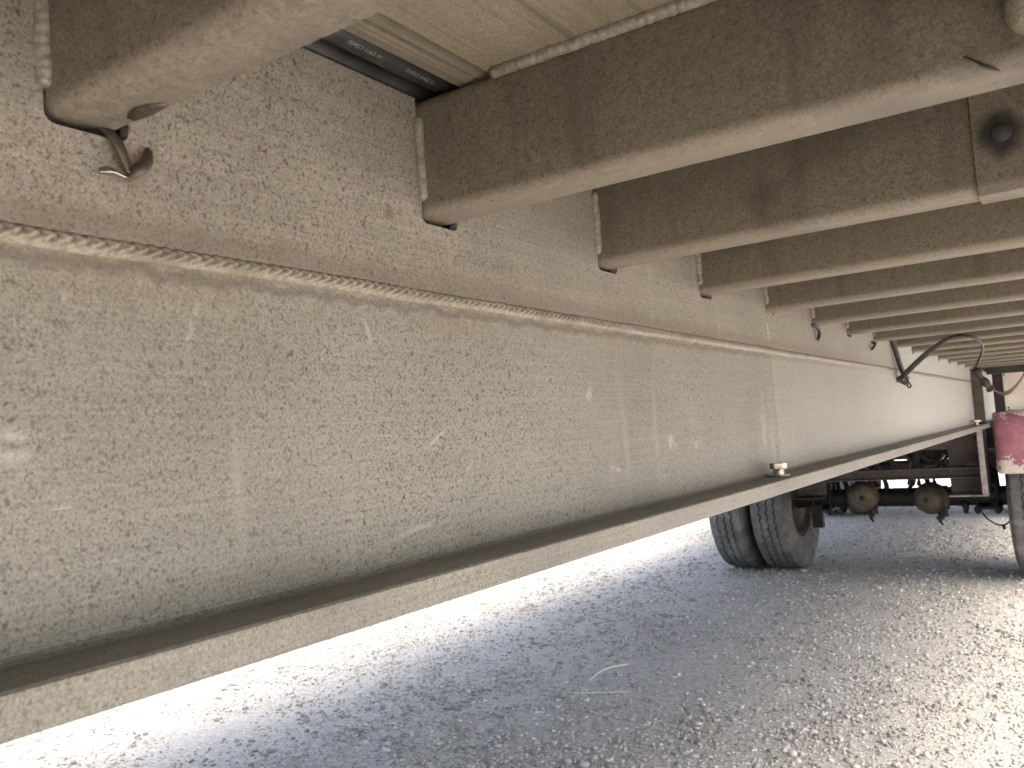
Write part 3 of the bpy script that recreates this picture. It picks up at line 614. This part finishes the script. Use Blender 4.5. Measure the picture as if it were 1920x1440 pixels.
# dark gear above the axle: torque arm, air tank, hoses
mb = MB(); mb.lathe([(-0.30, 0.001), (-0.295, 0.06), (-0.27, 0.088), (-0.24, 0.095), (0.24, 0.095), (0.27, 0.088), (0.295, 0.06), (0.30, 0.001)], (-0.52, 5.75, -0.205), 'x', 32); mb.build('air_tank', 'grime', trailer, O)
mb = MB(); mb.lathe([(-0.13, 0.001), (-0.125, 0.05), (-0.09, 0.075), (0.09, 0.075), (0.125, 0.05), (0.13, 0.001)], (-0.30, 5.35, -0.235), 'y', 28); mb.build('air_tank', 'grime', trailer, O)
for k in range(7):
    x = -0.92 + 0.11 * k; mb = MB()
    mb.tube(spline([(x, 5.05 + 0.05 * (k % 3), -0.13), (x + 0.05, 5.1, -0.22 - 0.02 * (k % 2)), (x + 0.14, 5.2, -0.30), (x + 0.16 + 0.03 * (k % 2), 5.3, -0.40), (x + 0.15, 5.38, -0.46)], 8), 0.010 if k % 2 else 0.014, 8)
    mb.build('air_hose', 'grime', trailer, O)
mb = MB(); mb.tube([(-0.30, 5.0, -0.17), (-0.42, 5.4, -0.42)], 0.022, 12); mb.build('torque_arm', 'grime', trailer, O)
mb = MB(); mb.tube([(-0.70, 5.0, -0.17), (-0.60, 5.4, -0.42)], 0.022, 12); mb.build('torque_arm', 'grime', trailer, O)

# box ahead of the near-side wheels: white panel above, flaking pink pressing below
def side_box():
    root = bpy.data.objects.new('storage_box', None); COL.objects.link(root); root.parent = trailer; root.location = O
    x0, x1, ya, yb = 0.058, 0.78, 4.86, 5.0 - 0.02
    r = 0.045; body = [(x1, yb), (x0, yb)] + [(x0 + r - r * math.cos(k * PI / 16), ya + r - r * math.sin(k * PI / 16)) for k in range(9)] + [(x1, ya)]
    mb = MB(); R = []
    for z, ins in ((-0.345, 0.012), (-0.338, 0.003), (-0.32, 0.0), (-0.25, 0), (-0.15, 0.0), (-0.07, 0), (-0.045, 0.004), (-0.038, 0.014)):
        R.append([(min(max(x, x0 + ins), x1 - ins), min(max(y, ya + ins), yb - ins) + 0.002 * mnoise.noise(Vector((x * 8, z * 8, 3))), z) for x, y in body])
    mb.rings(R, True, True, True); mb.build('lower_panel', 'pink', root)
    mb = MB(); mb.box(0.124, x1, 4.878, 4.892, -0.046, 0.152); mb.build('upper_panel', 'white_panel', root, bevel=0.003)
    mb = MB(); mb.box(0.136, x1 - 0.02, 4.868, 4.8775, -0.045, -0.033); mb.build('trim_strip', 'bracket', root, bevel=0.002)
    mb = MB(); mb.box(0.078, 0.1225, 4.886, 4.975, -0.039, 0.15); mb.build('side_panel', 'maroon', root)
    for x, z in ((0.132, 0.142), (0.138, -0.02), (0.142, -0.032), (0.45, 0.142), (0.45, -0.02)):
        mb = MB(); mb.lathe([(0, 0.0045), (-0.003, 0.004), (-0.004, 0.0002)], (x, 4.878, z), 'y', 12); mb.build('screw', 'rust', root)
side_box()
mb = MB(); mb.prism([(4.83, ZB - 0.035), (4.84, ZB - 0.035), (4.84, ZB - 0.001), (5.2, ZB - 0.001), (5.2, ZB - 0.0005), (4.83, ZB - 0.0005)], 'x', 0.06, XR); mb.build('bulkhead_angle', 'grime', trailer, O)

# ------------------------------------------------------------------ loose things
def P(x, y, z): return (x, y, z + H)
def tube_obj(name, pts, r, mat, parent=None, n=10, seg=10):
    mb = MB(); mb.tube(spline(pts, seg), r, n); return mb.build(name, mat, parent)
B_PTS = [(-0.007, 2.66, 0.088), (0.013, 2.66, 0.095), (0.047, 2.62, 0.118), (0.088, 2.55, 0.141), (0.129, 2.47, 0.158), (0.169, 2.4, 0.172), (0.202, 2.36, 0.175), (0.227, 2.36, 0.168), (0.241, 2.4, 0.155), (0.24, 2.45, 0.139), (0.226, 2.5, 0.118), (0.213, 2.52, 0.095)]
C_PTS = [(0.213, 2.52, 0.095), (0.222, 2.53, 0.075), (0.234, 2.54, 0.054), (0.242, 2.55, 0.04)]
D_PTS = [(0.242, 2.55, 0.041), (0.258, 2.56, 0.032), (0.274, 2.56, 0.03), (0.292, 2.56, 0.04), (0.308, 2.56, 0.056), (0.319, 2.56, 0.074), (0.329, 2.56, 0.101), (0.337, 2.56, 0.141)]
h_ = bpy.data.objects.new('dangling_cable', None); COL.objects.link(h_); h_.location = P(0.006, 2.6, 0.2)
tag(h_, 'thick black wiring harness looping down from a crossmember beside the web of the beam', 'cable')
def hk(name, pts, r, mat, n=10, seg=10):
    mb = MB(); base = Vector((0.006, 2.6, 0.2)); mb.tube(spline([Vector(q) - base for q in pts], seg), r, n); return mb.build(name, mat, h_)
hk('drop_lead', [(0.008, 2.600, 0.26), (0.010, 2.60, 0.2), (0.012, 2.62, 0.168), (0.014, 2.65, 0.131), (0.018, 2.68, 0.104), (0.022, 2.70, 0.092)], 0.0075, 'black')
hk('loop_lead', B_PTS, lambda t: 0.0078 if t < 0.3 else max(0.0036, 0.0078 - (t - 0.3) * 0.016), 'black')
hk('tie_loop', [(0.012, 2.665, 0.108), (0.024, 2.67, 0.098), (0.026, 2.68, 0.088), (0.020, 2.675, 0.079), (0.016, 2.672, 0.084), (0.024, 2.675, 0.088), (0.030, 2.675, 0.078), (0.034, 2.675, 0.068), (0.027, 2.675, 0.066), (0.024, 2.675, 0.078)], 0.0022, 'black', 6)
hk('spare_end', [(0.006, 2.66, 0.090), (0.014, 2.665, 0.082), (0.024, 2.672, 0.076)], 0.006, 'black', 8)
hk('connector', C_PTS, lambda t: 0.006 + 0.0055 * abs(math.sin(t * PI * 2.3 + 0.5)), 'grime', 8, 6)
for k in range(3):
    hk('wire', [(x + 0.002 * k, y + 0.004 * k, z - 0.003 * k * math.sin(j)) for j, (x, y, z) in enumerate(D_PTS)], 0.0021, 'wire', 6)
# torn metal strap caught in the slot under the nearest crossmember
st = bpy.data.objects.new('torn_strap', None); COL.objects.link(st); st.location = P(0.004, 0.275, 0.16)
tag(st, 'torn metal strap with a bright tip hanging out of a crossmember slot', 'strap')
def ribbon(name, pts, w, th, mat, tw):
    base = Vector((0.004, 0.275, 0.16)); mb = MB(); q = [Vector(a) - base for a in spline(pts, 6)]; R = []
    for i, c in enumerate(q):
        t = (q[min(i + 1, len(q) - 1)] - q[max(i - 1, 0)]).normalized(); nn = Vector((1, 0, 0)); nn = (nn - t * nn.dot(t)).normalized(); b = t.cross(nn)
        a = tw[0] + (tw[1] - tw[0]) * i / (len(q) - 1); u = b * math.cos(a) + nn * math.sin(a); v = t.cross(u)
        f = w * (0.35 + 0.65 * math.sin(PI * min(1, 0.12 + 0.8 * i / (len(q) - 1))))
        R.append([c + u * f + v * th, c - u * f + v * th, c - u * f - v * th, c + u * f - v * th])
    mb.rings(R, True, True, True); return mb.build(name, mat, st)
ribbon('strap_end', [(-0.004, 0.264, 0.188), (0.003, 0.268, 0.181), (0.006, 0.272, 0.172), (0.006, 0.276, 0.160)], 0.0042, 0.0008, 'strap', (0.2, 0.5))
ribbon('bright_tip', [(0.005, 0.259, 0.158), (0.009, 0.264, 0.1585), (0.009, 0.270, 0.157), (0.005, 0.277, 0.157)], 0.0028, 0.0007, 'foil', (0.6, 1.2))
ribbon('bent_tab', [(0.005, 0.275, 0.157), (0.007, 0.281, 0.163), (0.006, 0.287, 0.169), (0.003, 0.291, 0.178)], 0.0036, 0.0008, 'strap', (0.4, -0.2))
# short ends of wire poking out of two other slots
def poke(pts, label):
    mb = MB(); base = Vector(pts[0]); mb.tube(spline([Vector(q) - base for q in pts], 6), 0.0035, 8); o = mb.build('wire_end', 'black', None, P(*pts[0])); tag(o, label, 'wire')
poke([(-0.004, 1.742, 0.183), (0.006, 1.755, 0.181), (0.008, 1.771, 0.176), (0.008, 1.779, 0.166), (0.006, 1.772, 0.154)], 'short black wire end curling out of the slot under a crossmember')
poke([(-0.004, 2.335, 0.182), (0.006, 2.340, 0.179), (0.009, 2.335, 0.171), (0.009, 2.318, 0.166), (0.006, 2.308, 0.160)], 'short black hooked wire end beside the dangling harness')
# two strands of white plastic on the gravel
def strand(pts, r, label):
    mb = MB(); base = Vector(pts[0]); mb.tube(spline([Vector(q) - base for q in pts], 8), lambda t: r * (0.5 + 0.5 * math.sin(PI * (0.1 + 0.8 * t))), 6); o = mb.build('plastic_strand', 'strand', None, pts[0]); tag(o, label, 'strand')
strand([(-1.16, 2.80, 0.012), (-1.172, 2.88, 0.014), (-1.163, 2.955, 0.016), (-1.14, 3.01, 0.014), (-1.118, 3.04, 0.012)], 0.0030, 'curved white plastic strand lying on the grey gravel')
strand([(-1.146, 2.645, 0.012), (-1.09, 2.66, 0.013), (-1.03, 2.69, 0.013), (-0.962, 2.725, 0.012)], 0.0017, 'thin straight pale strand lying on the grey gravel')
